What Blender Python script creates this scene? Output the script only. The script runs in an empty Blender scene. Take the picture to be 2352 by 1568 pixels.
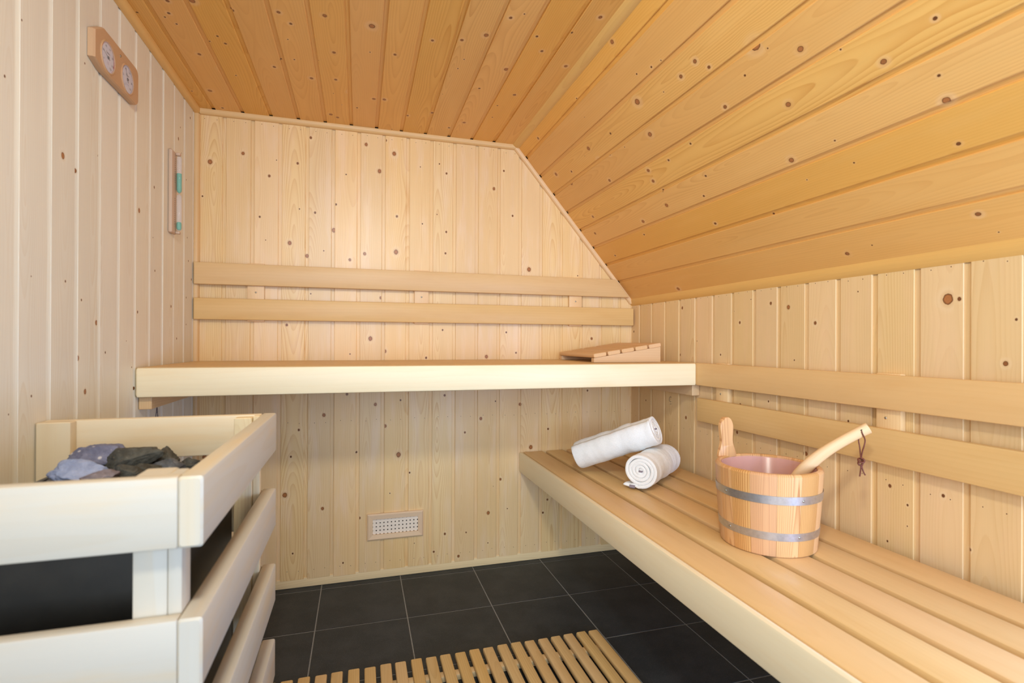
import bpy, bmesh, math, random
from mathutils import Vector, Matrix, noise
R_ = random.Random(7)
scene = bpy.context.scene
C = scene.collection

# ------------------------------------------------------------------ camera, light, exposure
cam_d = bpy.data.cameras.new('camera'); cam = bpy.data.objects.new('camera', cam_d); C.objects.link(cam)
cam_d.sensor_width = 36.0; cam_d.lens = 1194.2 / 2352 * 36.0
cam_d.clip_start = 0.02; cam_d.clip_end = 60
_y, _p, _r = 0.2859, 0.0016, 0.0044
fw = Vector((math.sin(_y)*math.cos(_p), math.cos(_y)*math.cos(_p), math.sin(_p)))
rt = Vector((math.cos(_y), -math.sin(_y), 0)); up = rt.cross(fw)
rt2 = rt*math.cos(_r) + up*math.sin(_r); up2 = -rt*math.sin(_r) + up*math.cos(_r)
cam.matrix_world = Matrix(((rt2.x, up2.x, -fw.x, 0.6434), (rt2.y, up2.y, -fw.y, -2.396), (rt2.z, up2.z, -fw.z, 1.0564), (0, 0, 0, 1)))
cam_d.dof.use_dof = True; cam_d.dof.focus_distance = 2.1; cam_d.dof.aperture_fstop = 4.0
scene.camera = cam
scene.view_settings.view_transform = 'Standard'; scene.view_settings.look = 'None'
scene.view_settings.gamma = 1.0; scene.view_settings.use_curve_mapping = False
scene.view_settings.exposure = -1.05

world = bpy.data.worlds.new('world'); scene.world = world; world.use_nodes = True
bg = world.node_tree.nodes['Background']
bg.inputs['Color'].default_value = (0.74, 0.94, 1.24, 1); bg.inputs['Strength'].default_value = 0.7

def area_light(name, loc, target, sx, sy, power, col, spread=180):
    d = bpy.data.lights.new(name, 'AREA'); d.shape = 'RECTANGLE'; d.size = sx; d.size_y = sy
    d.energy = power; d.color = col; d.spread = math.radians(spread)
    o = bpy.data.objects.new(name, d); C.objects.link(o); o.location = loc
    o.rotation_euler = (Vector(target)-Vector(loc)).to_track_quat('-Z', 'Y').to_euler()
    return o
# ceiling lamp above the doorway and daylight from the windows of the room in front of the glazed front, plus an added side fill
area_light('ceiling_lamp', (.64, -2.32, 1.94), (1.0, -.5, .7), .16, .16, 28, (.93, .94, .83))
area_light('window_daylight', (-.5, -5.5, 1.5), (1.0, -.4, .85), 4.0, 2.4, 370, (.79, .965, 1.18))
area_light('side_fill', (1.955, -2.24, .86), (0, -1.3, 1.0), .42, .55, 33, (.60, .97, 1.72))  # added fill light for left wall and guard side; no window known here

# ------------------------------------------------------------------ helpers
WM = {}
def put(name, me, M=None, parent=None, mat=None, label=None):
    o = bpy.data.objects.new(name, me); C.objects.link(o)
    M = M or Matrix.Identity(4); WM[o.name] = M
    if parent is not None:
        o.parent = parent; o.matrix_basis = WM[parent.name].inverted() @ M
    else:
        o.matrix_basis = M
    if mat is not None and o.type == 'MESH' and len(me.materials) == 0: me.materials.append(mat)
    if mat is not None and o.type in ('FONT', 'CURVE'): o.data.materials.append(mat)
    if label: o['label'] = label
    return o
def thing(name, label, cat, loc=(0, 0, 0), group=None, rot=None):
    M = Matrix.Translation(loc) @ (rot or Matrix.Identity(4))
    o = bpy.data.objects.new(name, None); C.objects.link(o); o.empty_display_size = 0.05
    o.matrix_basis = M; WM[o.name] = M
    o['label'] = label; o['category'] = cat
    if group: o['group'] = group
    return o
def tag(o, label, cat, group=None):
    o['label'] = label; o['category'] = cat
    if group: o['group'] = group
    return o
def mesh(name, V, F, UV=None, smooth=None):
    me = bpy.data.meshes.new(name); me.from_pydata(V, [], F)
    if UV:
        l = me.uv_layers.new(name='grain')
        flat = [c for f in UV for uv in f for c in uv]
        l.data.foreach_set('uv', flat)
    me.update()
    if smooth is not None:
        me.shade_smooth(); me.set_sharp_from_angle(angle=math.radians(smooth))
    return me
def bar_mesh(L, W, T, b=0.003, seg=2, be=None):
    """rounded bar centred on the origin, length along x"""
    be = b if be is None else be
    b = min(b, W*.49, T*.49)
    prof = []
    for cx, cy, a0 in ((W/2-b, T/2-b, 0), (-W/2+b, T/2-b, 90), (-W/2+b, -T/2+b, 180), (W/2-b, -T/2+b, 270)):
        for k in range(seg+1):
            a = math.radians(a0 + 90*k/seg); prof.append((cx+b*math.cos(a), cy+b*math.sin(a)))
    n = len(prof); per = [0]
    for i in range(n): per.append(per[-1] + math.dist(prof[i], prof[(i+1) % n]))
    sx, sy = (W/2-be)/(W/2), (T/2-be)/(T/2)
    rings = [(-L/2, sx, sy), (-L/2+be, 1, 1), (L/2-be, 1, 1), (L/2, sx, sy)] if be > 0 else [(-L/2, 1, 1), (L/2, 1, 1)]
    V, F, UV = [], [], []
    for x, s1, s2 in rings: V += [(x, p[0]*s1, p[1]*s2) for p in prof]
    for r in range(len(rings)-1):
        for i in range(n):
            j = (i+1) % n
            F.append((r*n+i, r*n+j, (r+1)*n+j, (r+1)*n+i))
            UV.append(((rings[r][0], per[i]), (rings[r][0], per[i+1]), (rings[r+1][0], per[i+1]), (rings[r+1][0], per[i])))
    F.append(tuple(range(n))[::-1]); UV.append([(-L/2 + prof[i][1]*.3, prof[i][0]) for i in range(n)][::-1])
    e = (len(rings)-1)*n
    F.append(tuple(range(e, e+n))); UV.append([(L/2 + prof[i][1]*.3, prof[i][0]) for i in range(n)])
    return mesh('bar', V, F, UV, 35)
AX = {'x': Matrix(((1,0,0),(0,1,0),(0,0,1))), 'y': Matrix(((0,-1,0),(1,0,0),(0,0,1))), 'z': Matrix(((0,0,-1),(0,1,0),(1,0,0)))}
def bar(name, xr, yr, zr, axis, mat, parent=None, b=0.003, be=None, label=None, seg=2, rot=None):
    c = Vector(((xr[0]+xr[1])/2, (yr[0]+yr[1])/2, (zr[0]+zr[1])/2))
    d = (abs(xr[1]-xr[0]), abs(yr[1]-yr[0]), abs(zr[1]-zr[0]))
    L, W, T = {'x': (d[0], d[1], d[2]), 'y': (d[1], d[0], d[2]), 'z': (d[2], d[1], d[0])}[axis]
    M = Matrix.Translation(c) @ (rot.to_4x4() if rot else Matrix.Identity(4)) @ AX[axis].to_4x4()
    return put(name, bar_mesh(L, W, T, b, seg, be), M, parent, mat, label)
def tube_mesh(pts, rad, n=8, closed=False, flat=1.0, caps=True):
    pts = [Vector(p) for p in pts]; m = len(pts)
    rads = rad if isinstance(rad, (list, tuple)) else [rad]*m
    V, F, UV = [], [], []
    nrm = None; acc = 0
    for i, p in enumerate(pts):
        t = (pts[(i+1) % m]-pts[i-1]) if closed else (pts[min(i+1, m-1)]-pts[max(i-1, 0)])
        t.normalize()
        if nrm is None: nrm = t.orthogonal().normalized()
        nrm = (nrm - t*nrm.dot(t)).normalized(); bi = t.cross(nrm)
        for k in range(n):
            a = 2*math.pi*k/n; V.append(p + nrm*math.cos(a)*rads[i] + bi*math.sin(a)*rads[i]*flat)
    lim = m if closed else m-1
    for i in range(lim):
        l = (pts[(i+1) % m]-pts[i]).length
        for k in range(n):
            k2 = (k+1) % n; i2 = (i+1) % m
            F.append((i*n+k, i*n+k2, i2*n+k2, i2*n+k))
            w = .02*k/n; w2 = .02*(k+1)/n
            UV.append(((acc, w), (acc, w2), (acc+l, w2), (acc+l, w)))
        acc += l
    if not closed and caps:
        F.append(tuple(range(n))[::-1]); UV.append([(0, 0)]*n)
        F.append(tuple(range((m-1)*n, m*n))); UV.append([(acc, 0)]*n)
    return mesh('tube', [tuple(v) for v in V], F, UV, 60)
def lathe_mesh(prof, n=48):
    V, F, UV = [], [], []
    for r, z in prof:
        for k in range(n):
            a = 2*math.pi*k/n; V.append((r*math.cos(a), r*math.sin(a), z))
    for i in range(len(prof)-1):
        for k in range(n):
            k2 = (k+1) % n
            F.append((i*n+k, i*n+k2, (i+1)*n+k2, (i+1)*n+k))
            u0, u1 = prof[i][1]+prof[i][0]*.3, prof[i+1][1]+prof[i+1][0]*.3
            UV.append(((u0, k*.01), (u0, k*.01+.01), (u1, k*.01+.01), (u1, k*.01)))
    return mesh('lathe', V, F, UV, 50)
def bezier(pts, n):
    """Catmull-Rom through the points"""
    P = [Vector(p) for p in pts]; P = [2*P[0]-P[1]] + P + [2*P[-1]-P[-2]]; out = []
    for i in range(1, len(P)-2):
        for k in range(n):
            t = k/n; a, b, c, d = P[i-1], P[i], P[i+1], P[i+2]
            out.append(0.5*((2*b) + (c-a)*t + (2*a-5*b+4*c-d)*t*t + (3*b-a-3*c+d)*t**3))
    out.append(P[-2]); return out

# ------------------------------------------------------------------ materials
def lin(c): return tuple((x/255/12.92 if x/255 <= .04045 else ((x/255+.055)/1.055)**2.4) for x in c) + (1,)
class NT:
    def __init__(s, name):
        s.m = bpy.data.materials.new(name); s.m.use_nodes = True; s.t = s.m.node_tree
        s.p = s.t.nodes['Principled BSDF']
    def n(s, typ, **kw):
        x = s.t.nodes.new(typ)
        for k, v in kw.items(): setattr(x, k, v)
        return x
    def set(s, sock, v):
        if hasattr(v, 'is_output'): s.t.links.new(v, sock)
        else: sock.default_value = v
    def math(s, op, a, b=None, c=None, clamp=False):
        x = s.n('ShaderNodeMath', operation=op, use_clamp=clamp); s.set(x.inputs[0], a)
        if b is not None: s.set(x.inputs[1], b)
        if c is not None: s.set(x.inputs[2], c)
        return x.outputs[0]
    def mix(s, f, a, b, mode='MIX'):
        x = s.n('ShaderNodeMix', data_type='RGBA', blend_type=mode)
        s.set(x.inputs[0], f); s.set(x.inputs[6], a); s.set(x.inputs[7], b); return x.outputs[2]
    def noise(s, vec, scale, detail=2, rough=.5, dist=0):
        x = s.n('ShaderNodeTexNoise'); s.set(x.inputs['Vector'], vec)
        x.inputs['Scale'].default_value = scale; x.inputs['Detail'].default_value = detail
        x.inputs['Roughness'].default_value = rough; x.inputs['Distortion'].default_value = dist
        return x.outputs['Fac']
    def xyz(s, x, y, z):
        c = s.n('ShaderNodeCombineXYZ'); s.set(c.inputs[0], x); s.set(c.inputs[1], y); s.set(c.inputs[2], z); return c.outputs[0]
    def ss(s, v, lo, hi):
        x = s.n('ShaderNodeMapRange', interpolation_type='SMOOTHSTEP'); s.set(x.inputs[0], v)
        s.set(x.inputs[1], lo); s.set(x.inputs[2], hi); x.inputs[3].default_value = 0; x.inputs[4].default_value = 1; return x.outputs[0]
    def grain(s, uvname='grain'):
        u = s.n('ShaderNodeUVMap', uv_map=uvname); x = s.n('ShaderNodeSeparateXYZ'); s.t.links.new(u.outputs[0], x.inputs[0])
        return x.outputs[0], x.outputs[1]
    def rnd(s): return s.n('ShaderNodeObjectInfo').outputs['Random']
def wood(name, light, dark, ring=.0065, contrast=.55, knots=False, rough=.42, fibre=.05, blotch=None, blotch_amt=.3, vary=.08, bump=.15, spec=.4, arch=1.0):
    """softwood board: latewood rings with cathedral arches, fibre, tonal blotches and (optionally) knots given per board"""
    N = NT(name); u, v = N.grain(); r = N.rnd()
    r2 = N.math('FRACT', N.math('MULTIPLY', r, 17.31)); r3 = N.math('FRACT', N.math('MULTIPLY', r, 53.7)); r4 = N.math('FRACT', N.math('MULTIPLY', r, 131.9))
    off = N.math('MULTIPLY', r, 91.0); us = N.math('ADD', u, off)
    if knots:
        ku, kv = N.grain('knot'); kr = N.n('ShaderNodeAttribute', attribute_name='kr').outputs['Fac']
        wob = N.math('MULTIPLY', N.math('SUBTRACT', N.noise(N.xyz(us, v, 0.0), 140, 2), .5), .35)
        d0 = N.math('DIVIDE', N.math('SQRT', N.math('ADD', N.math('POWER', N.math('MULTIPLY', ku, .85), 2), N.math('POWER', kv, 2))), kr)
        d = N.math('ADD', d0, wob)
        infl = N.math('EXPONENT', N.math('MULTIPLY', N.math('POWER', N.math('DIVIDE', d0, 2.6), 2), -1))
        vv = N.math('SUBTRACT', v, N.math('MULTIPLY', N.math('MULTIPLY', kv, infl), .8))
    else: vv = v
    wav = N.math('MULTIPLY', N.math('SUBTRACT', N.noise(N.xyz(N.math('MULTIPLY', us, 1.0), N.math('MULTIPLY', vv, 6.0), r), 4.0, 2), .5), .010)
    v0 = N.math('ADD', N.math('MULTIPLY', N.math('SUBTRACT', r2, .5), .10), .047)
    h = N.math('ADD', N.math('MULTIPLY', N.math('SUBTRACT', N.noise(N.xyz(us, 3.3, 0), 1.1, 1), .5), .16*arch), N.math('MULTIPLY', N.math('SUBTRACT', r3, .35), .06))
    dv = N.math('SUBTRACT', N.math('ADD', vv, wav), v0)
    rr = N.math('SQRT', N.math('ADD', N.math('POWER', dv, 2), N.math('POWER', h, 2)))
    ph = N.math('FRACT', N.math('DIVIDE', rr, ring))
    saw = N.math('MULTIPLY', N.math('POWER', ph, 2.2), N.ss(ph, 1.0, .93))
    amp = N.math('MULTIPLY', N.math('ADD', N.math('MULTIPLY', r4, .75), .35), contrast)
    mod = N.math('MULTIPLY', N.math('ADD', N.noise(N.xyz(N.math('MULTIPLY', us, .7), N.math('MULTIPLY', vv, 9), 2), 3, 1), .1), 1.3)
    f = N.math('MULTIPLY', N.math('MULTIPLY', saw, amp), mod, clamp=True)
    col = N.mix(f, lin(light), lin(dark))
    fib = N.noise(N.xyz(N.math('MULTIPLY', us, 9), N.math('MULTIPLY', vv, 900), 0), 1.0, 2)
    val = N.math('ADD', N.math('MULTIPLY', N.math('SUBTRACT', fib, .5), fibre*2), N.math('ADD', 1.0, N.math('MULTIPLY', N.math('SUBTRACT', r3, .5), vary)))
    bl = N.noise(N.xyz(N.math('MULTIPLY', us, 2.2), N.math('MULTIPLY', vv, 14), 5), 1.0, 3)
    val = N.math('ADD', val, N.math('MULTIPLY', N.math('SUBTRACT', bl, .5), .10))
    if blotch:
        b2 = N.noise(N.xyz(N.math('MULTIPLY', us, 3.1), N.math('MULTIPLY', vv, 20), 9), 1.0, 3, .6)
        col = N.mix(N.math('MULTIPLY', N.ss(b2, .45, .75), blotch_amt), col, lin(blotch))
    if vary:
        hs = N.n('ShaderNodeHueSaturation'); N.set(hs.inputs['Color'], col); N.set(hs.inputs['Value'], val)
        N.set(hs.inputs['Saturation'], N.math('ADD', .95, N.math('MULTIPLY', r2, .10))); N.set(hs.inputs['Hue'], N.math('ADD', .497, N.math('MULTIPLY', r4, .006)))
        col = hs.outputs[0]
    if knots:
        halo = N.math('MULTIPLY', N.math('MULTIPLY', N.ss(d, 3.2, 1.0), .35), N.math('ADD', .2, N.ss(bl, .35, .6)))
        col = N.mix(halo, col, N.mix(.5, lin(light), lin((255, 240, 214))))
        ring_ = N.math('MULTIPLY', N.ss(d, 2.0, 1.1), .35)
        col = N.mix(ring_, col, lin(dark))
        big = N.ss(kr, .0028, .0068)
        kc = N.mix(big, lin((104, 60, 30)), lin((180, 116, 66)))
        kx = N.math('FRACT', N.math('MULTIPLY', d, 2.7))
        kc = N.mix(N.math('MULTIPLY', N.ss(kx, .5, .9), .3), kc, lin((132, 80, 48)))
        col = N.mix(N.ss(d, 1.06, .92), col, kc)
        rim = N.math('MULTIPLY', N.ss(d, .72, .86), N.ss(d, 1.08, .96))
        col = N.mix(N.math('MULTIPLY', rim, .7), col, lin((88, 50, 26)))
    N.set(N.p.inputs['Base Color'], col)
    N.set(N.p.inputs['Roughness'], N.math('ADD', rough, N.math('MULTIPLY', N.math('SUBTRACT', fib, .5), .12)))
    N.p.inputs['Specular IOR Level'].default_value = spec
    if bump:
        b = N.n('ShaderNodeBump'); b.inputs['Strength'].default_value = bump; b.inputs['Distance'].default_value = .0006
        N.set(b.inputs['Height'], N.math('ADD', N.math('MULTIPLY', fib, .6), N.math('MULTIPLY', bl, 3.0))); N.set(N.p.inputs['Normal'], b.outputs[0])
    return N.m
def plain(name, col, rough=.5, metal=0, spec=.5, noise_amt=0, scale=60, col2=None, bump=0, coat=0, aniso=0):
    N = NT(name); c = lin(col)
    if noise_amt:
        tc = N.n('ShaderNodeTexCoord').outputs['Object']; nf = N.noise(tc, scale, 4, .6)
        cc = N.mix(N.math('MULTIPLY', N.ss(nf, .35, .7), noise_amt), c, lin(col2)); N.set(N.p.inputs['Base Color'], cc)
        if bump:
            b = N.n('ShaderNodeBump'); b.inputs['Strength'].default_value = bump; b.inputs['Distance'].default_value = .002
            N.set(b.inputs['Height'], nf); N.set(N.p.inputs['Normal'], b.outputs[0])
    else: N.p.inputs['Base Color'].default_value = c
    N.p.inputs['Roughness'].default_value = rough; N.p.inputs['Metallic'].default_value = metal; N.p.inputs['Specular IOR Level'].default_value = spec
    return N.m
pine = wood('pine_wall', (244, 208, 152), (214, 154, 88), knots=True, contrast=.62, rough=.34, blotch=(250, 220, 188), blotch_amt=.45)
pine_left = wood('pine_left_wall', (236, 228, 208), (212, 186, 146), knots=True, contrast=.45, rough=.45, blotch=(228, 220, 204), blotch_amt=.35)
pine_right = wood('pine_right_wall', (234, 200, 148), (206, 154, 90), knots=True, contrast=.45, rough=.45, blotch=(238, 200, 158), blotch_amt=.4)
amber = wood('amber_pine_ceiling', (236, 182, 102), (208, 140, 64), knots=True, contrast=.75, rough=.42, blotch=(240, 190, 114), blotch_amt=.35)  # amber mixes older varnish with warm bounced light put into the colour
trim_wood = wood('pine_trim', (236, 196, 142), (214, 164, 106), contrast=.3, rough=.42)
trim_amber = wood('amber_trim', (234, 186, 108), (214, 152, 74), contrast=.3, rough=.42)
vent_wood = wood('spruce_vent_frame', (242, 208, 170), (226, 180, 136), contrast=.35, rough=.5)
base_wood = wood('spruce_base_strip', (248, 220, 172), (220, 176, 112), contrast=.5, rough=.5)
abachi = wood('abachi_slat', (226, 186, 128), (208, 160, 98), ring=.012, contrast=.22, rough=.4, blotch=(214, 166, 104), blotch_amt=.35, fibre=.03, bump=.08)
abachi_pale = wood('abachi_front', (244, 226, 186), (232, 202, 148), ring=.015, contrast=.2, rough=.4, blotch=(240, 210, 158), blotch_amt=.35, fibre=.03, bump=.08)
aspen = wood('whitewashed_aspen', (204, 194, 176), (196, 172, 134), ring=.016, contrast=.3, rough=.45, blotch=(216, 190, 150), blotch_amt=.6, fibre=.02, bump=.08, vary=.05)
cream_wood = wood('cream_guard_wood', (232, 212, 176), (214, 184, 136), ring=.015, contrast=.25, rough=.45, blotch=(228, 190, 134), blotch_amt=.4, fibre=.02)
post_wood = wood('spruce_post', (240, 218, 176), (206, 160, 96), contrast=.5, rough=.5)
batten_wood = wood('spruce_batten', (240, 204, 154), (214, 164, 106), contrast=.4, rough=.45)
cleat_wood = wood('spruce_cleat', (228, 192, 144), (190, 138, 88), contrast=.5, rough=.55)
rest_wood = wood('headrest_wood', (226, 184, 136), (206, 154, 104), ring=.010, contrast=.3, rough=.45)
stave_wood = [wood('larch_stave_%s' % k, a, b, ring=rg, contrast=1.25, rough=.38, fibre=.06, arch=.3, vary=.10) for k, a, b, rg in
    (('light', (222, 174, 120), (178, 112, 60), .0042), ('warm', (218, 166, 108), (172, 104, 52), .0047), ('pink', (220, 168, 118), (180, 112, 66), .0038))]
ladle_wood = wood('alder_ladle', (228, 192, 146), (206, 160, 108), ring=.006, contrast=.3, rough=.4)
duck_wood = wood('duckboard_pine', (224, 188, 130), (196, 148, 86), contrast=.5, rough=.5, blotch=(212, 166, 94), blotch_amt=.4)
gauge_wood = wood('alder_gauge', (206, 166, 126), (186, 142, 102), ring=.008, contrast=.2, rough=.4)
timer_wood = wood('timer_beech', (206, 178, 152), (190, 156, 126), ring=.005, contrast=.25, rough=.5)
backing = plain('dark_backing', (40, 26, 14), .9)
steel = plain('galvanised_steel', (206, 208, 212), .34, .92, noise_amt=.4, scale=120, col2=(172, 175, 180))
screw_m = plain('screw_steel', (170, 168, 160), .35, 1.0)
liner_m = None
leather = plain('brown_leather', (112, 52, 28), .55, noise_amt=.5, scale=300, col2=(70, 30, 16))
black_m = plain('black_print', (30, 28, 32), .6)
red_m = plain('red_print', (200, 62, 58), .5)
blue_m = plain('blue_print', (86, 104, 178), .6)
ink_m = plain('pencil_mark', (74, 48, 64), .7)
white_dial = plain('white_dial', (222, 218, 224), .4)
heater_m = plain('black_heater_steel', (42, 38, 31), .45, .2, noise_amt=.5, scale=25, col2=(54, 49, 40))
rim_m = plain('blue_black_rim', (30, 36, 54), .35, .4)
grout = plain('grey_grout', (150, 150, 148), .85, noise_amt=.4, scale=120, col2=(120, 119, 116))
vent_m = plain('vent_panel', (252, 234, 212), .5)
hole_m = plain('hole_shade', (8, 7, 6), .95)  # near-black colour standing for the shade inside holes
sand_m = plain('green_sand', (64, 178, 142), .55)
tag_m = plain('grey_label', (150, 138, 146), .8, noise_amt=.7, scale=400, col2=(116, 104, 116))

def tile_material():
    N = NT('anthracite_tile'); tc = N.n('ShaderNodeTexCoord').outputs['Object']; r = N.rnd()
    p = N.n('ShaderNodeVectorMath', operation='ADD'); N.set(p.inputs[0], tc); N.set(p.inputs[1], N.xyz(N.math('MULTIPLY', r, 37.0), N.math('MULTIPLY', r, 11.0), 0.0))
    a = N.noise(p.outputs[0], 7, 5, .62); b = N.noise(p.outputs[0], 420, 2, .5)
    c = N.mix(N.ss(a, .35, .7), lin((41, 47, 53)), lin((56, 61, 66)))
    c = N.mix(N.math('MULTIPLY', N.ss(b, .60, .70), .5), c, lin((118, 116, 112)))
    N.set(N.p.inputs['Base Color'], c); N.p.inputs['Roughness'].default_value = .5; N.p.inputs['Specular IOR Level'].default_value = .35
    bm = N.n('ShaderNodeBump'); bm.inputs['Strength'].default_value = .12; bm.inputs['Distance'].default_value = .001; N.set(bm.inputs['Height'], b); N.set(N.p.inputs['Normal'], bm.outputs[0])
    return N.m
tile_m = tile_material()
def terry_material():
    N = NT('white_terry'); tc = N.n('ShaderNodeTexCoord').outputs['Object']
    a = N.noise(tc, 520, 3, .6); b = N.noise(tc, 90, 3, .6)
    c = N.mix(N.ss(a, .3, .7), lin((240, 238, 234)), lin((252, 251, 249))); N.set(N.p.inputs['Base Color'], c)
    N.p.inputs['Roughness'].default_value = .95; N.p.inputs['Specular IOR Level'].default_value = .1
    N.p.inputs['Sheen Weight'].default_value = .25
    bm = N.n('ShaderNodeBump'); bm.inputs["Strength"].default_value = .4; bm.inputs["Distance"].default_value = .0025
    N.set(bm.inputs['Height'], N.math('ADD', a, N.math('MULTIPLY', b, 1.2))); N.set(N.p.inputs['Normal'], bm.outputs[0])
    return N.m
terry = terry_material()
def liner_material():
    N = NT('pink_plastic_liner'); N.p.inputs['Base Color'].default_value = lin((236, 190, 186)); N.p.inputs['Roughness'].default_value = .22
    t = N.n('ShaderNodeBsdfTransparent'); t.inputs[0].default_value = (1, .9, .88, 1)
    m = N.n('ShaderNodeMixShader'); m.inputs[0].default_value = .48
    N.t.links.new(t.outputs[0], m.inputs[1]); N.t.links.new(N.p.outputs[0], m.inputs[2])
    N.t.links.new(m.outputs[0], N.t.nodes['Material Output'].inputs[0]); return N.m
liner_m = liner_material()
def glass_material():
    N = NT('clear_glass'); N.p.inputs['Base Color'].default_value = (.96, .97, .98, 1); N.p.inputs['Roughness'].default_value = .03
    t = N.n('ShaderNodeBsdfTransparent'); t.inputs[0].default_value = (.95, .95, .97, 1)
    m = N.n('ShaderNodeMixShader'); m.inputs[0].default_value = .2
    N.t.links.new(t.outputs[0], m.inputs[1]); N.t.links.new(N.p.outputs[0], m.inputs[2])
    N.t.links.new(m.outputs[0], N.t.nodes['Material Output'].inputs[0]); return N.m
glass_m = glass_material()
def stone_material(name, c1, c2, c3, spots=0):
    N = NT(name); tc = N.n('ShaderNodeTexCoord').outputs['Object']
    a = N.noise(tc, 28, 6, .65, .4); b = N.noise(tc, 160, 3, .6)
    c = N.mix(N.ss(a, .35, .68), lin(c1), lin(c2)); c = N.mix(N.math('MULTIPLY', N.ss(b, .6, .75), .5), c, lin(c3))
    if spots:
        w = N.n('ShaderNodeTexVoronoi'); N.set(w.inputs['Vector'], tc); w.inputs['Scale'].default_value = 55
        c = N.mix(N.math('MULTIPLY', N.ss(w.outputs['Distance'], .24, .12), spots), c, lin((206, 200, 200)))
    N.set(N.p.inputs['Base Color'], c); N.p.inputs['Roughness'].default_value = .8
    bm = N.n('ShaderNodeBump'); bm.inputs['Strength'].default_value = .5; bm.inputs['Distance'].default_value = .004
    N.set(bm.inputs['Height'], N.math('ADD', a, N.math('MULTIPLY', b, .4))); N.set(N.p.inputs['Normal'], bm.outputs[0]); return N.m
stone_dark = stone_material('dark_olivine', (58, 56, 50), (92, 90, 82), (128, 126, 118))
stone_grey = stone_material('grey_peridotite', (78, 78, 80), (112, 112, 114), (170, 170, 172))
stone_lilac = stone_material('lilac_stone', (96, 98, 122), (128, 128, 150), (160, 150, 156), .9)
stone_blue = stone_material('pale_blue_stone', (134, 146, 180), (164, 175, 208), (202, 208, 224))
stone_purple = stone_material('purple_brown_stone', (116, 106, 114), (142, 132, 138), (170, 160, 170))
# ------------------------------------------------------------------ geometry constants
W, XR, HK, H = 1.989, 1.361, 1.2655, 2.0        # right wall, start of the slope, knee height, ceiling
YF = -2.48                                        # open (glazed) front of the cabin
SL = math.hypot(W-XR, H-HK); SX, SZ = (W-XR)/SL, (H-HK)/SL   # slope direction going down to the right
def struct(name, me, M=None, mat=None):
    o = put(name, me, M, None, mat); o['kind'] = 'structure'; return o
def box_mesh(x0, x1, y0, y1, z0, z1):
    V = [(x, y, z) for x in (x0, x1) for y in (y0, y1) for z in (z0, z1)]
    F = [(0,1,3,2), (4,6,7,5), (0,4,5,1), (2,3,7,6), (0,2,6,4), (1,5,7,3)]
    return mesh('box', V, F, [[(V[i][0]+V[i][2], V[i][1]+V[i][2]*.3) for i in f] for f in F])

# knots seen on each surface: along the board, across the boards (metres), radius (mm)
KNOT_BACK = [(1.791,0.053,8.7),(1.839,0.175,6.3),(1.754,0.276,5.1),(1.579,0.24,3.8),(1.819,0.387,4.6),(1.935,0.439,5.2),(1.624,0.395,2.6),(1.613,0.458,4.6),(1.476,0.357,7.8),(1.425,0.426,7.2),(1.543,0.535,8.6),(1.79,0.585,2.7),(1.931,0.669,6.7),(1.959,0.754,4.8),(1.903,0.791,8.2),(1.818,0.727,8.1),(1.622,0.804,4.8),(1.446,0.665,6.7),(1.461,0.801,9.6),(1.655,0.741,2.7),(1.878,0.995,2.8),(1.837,1.028,4.2),(1.644,0.985,2.1),(1.566,1.028,4.2),(1.467,1.025,4.2),(1.596,0.918,2.8),(1.786,1.255,6.5),(1.664,1.348,4.4),(1.41,1.432,9.6),(1.45,0.494,2.6),(1.648,0.026,3.1),(1.855,0.908,2.1),(1.126,0.347,5),(1.07,0.691,8.7),(1.134,0.75,5.3),(1.014,0.754,7),(0.984,0.938,4.5),(1.005,0.963,2.7),(1.112,1.013,3.6),(0.988,1.222,7.4),(1.104,1.319,3.8),(1.006,1.368,3.8),(1.077,1.765,5.9),(1.002,0.605,2.6),(1.253,0.736,6.1),(1.262,0.442,2.5),(0.826,0.593,5.2),(0.777,0.714,6.4),(0.737,0.498,6.8),(0.679,0.757,6.4),(0.547,0.816,10),(0.564,0.366,3.9),(0.402,0.342,8.9),(0.332,0.494,6.2),(0.15,0.375,3.3),(0.087,0.58,3.4),(0.277,0.648,5.2),(0.568,0.634,4),(0.376,0.779,2.3),(0.463,0.866,3.6),(0.634,1.12,4.3),(0.696,1.196,6.8),(0.776,1.267,3.1),(0.81,1.024,4.8),(0.757,1.391,6.3),(0.548,1.445,8.9),(0.633,1.534,4.5),(0.403,1.293,5.6),(0.248,1.234,7.4),(0.26,1.328,2.5),(0.169,1.028,4.8),(0.092,0.977,4.2),(0.059,1.092,5.5),(0.106,1.233,2.5),(0.287,1.532,4.5),(0.225,1.509,4.5),(0.677,0.397,4.5),(0.166,1.128,3.1),(0.793,0.824,3.5),(0.582,0.039,8.1),(0.402,0.343,9.2)]
KNOT_RIGHT = [(1.114,-0.024,4.5),(1.152,-0.31,3.2),(1.209,-0.438,5.4),(1.065,-0.54,2.9),(1.012,-0.689,3.4),(1.176,-0.762,3.3),(1.133,-0.795,4.5),(1.193,-0.945,4.8),(1.175,-1.02,6.3),(1.12,-1.125,4.9),(1.003,-1.045,2.3),(1.164,-1.5,11.8),(1.11,-1.635,2.6),(1.015,-1.616,5),(0.737,-0.467,6),(0.776,-0.142,3.4),(0.858,-0.936,3),(0.835,-1.239,3),(0.727,-0.783,5.2),(1.005,-0.419,4.6),(0.693,-1.491,3.8),(0.534,-1.354,2.5),(0.586,-1.548,3.3),(0.591,-1.406,1.6),(0.71,-1.087,5.9)]
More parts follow.
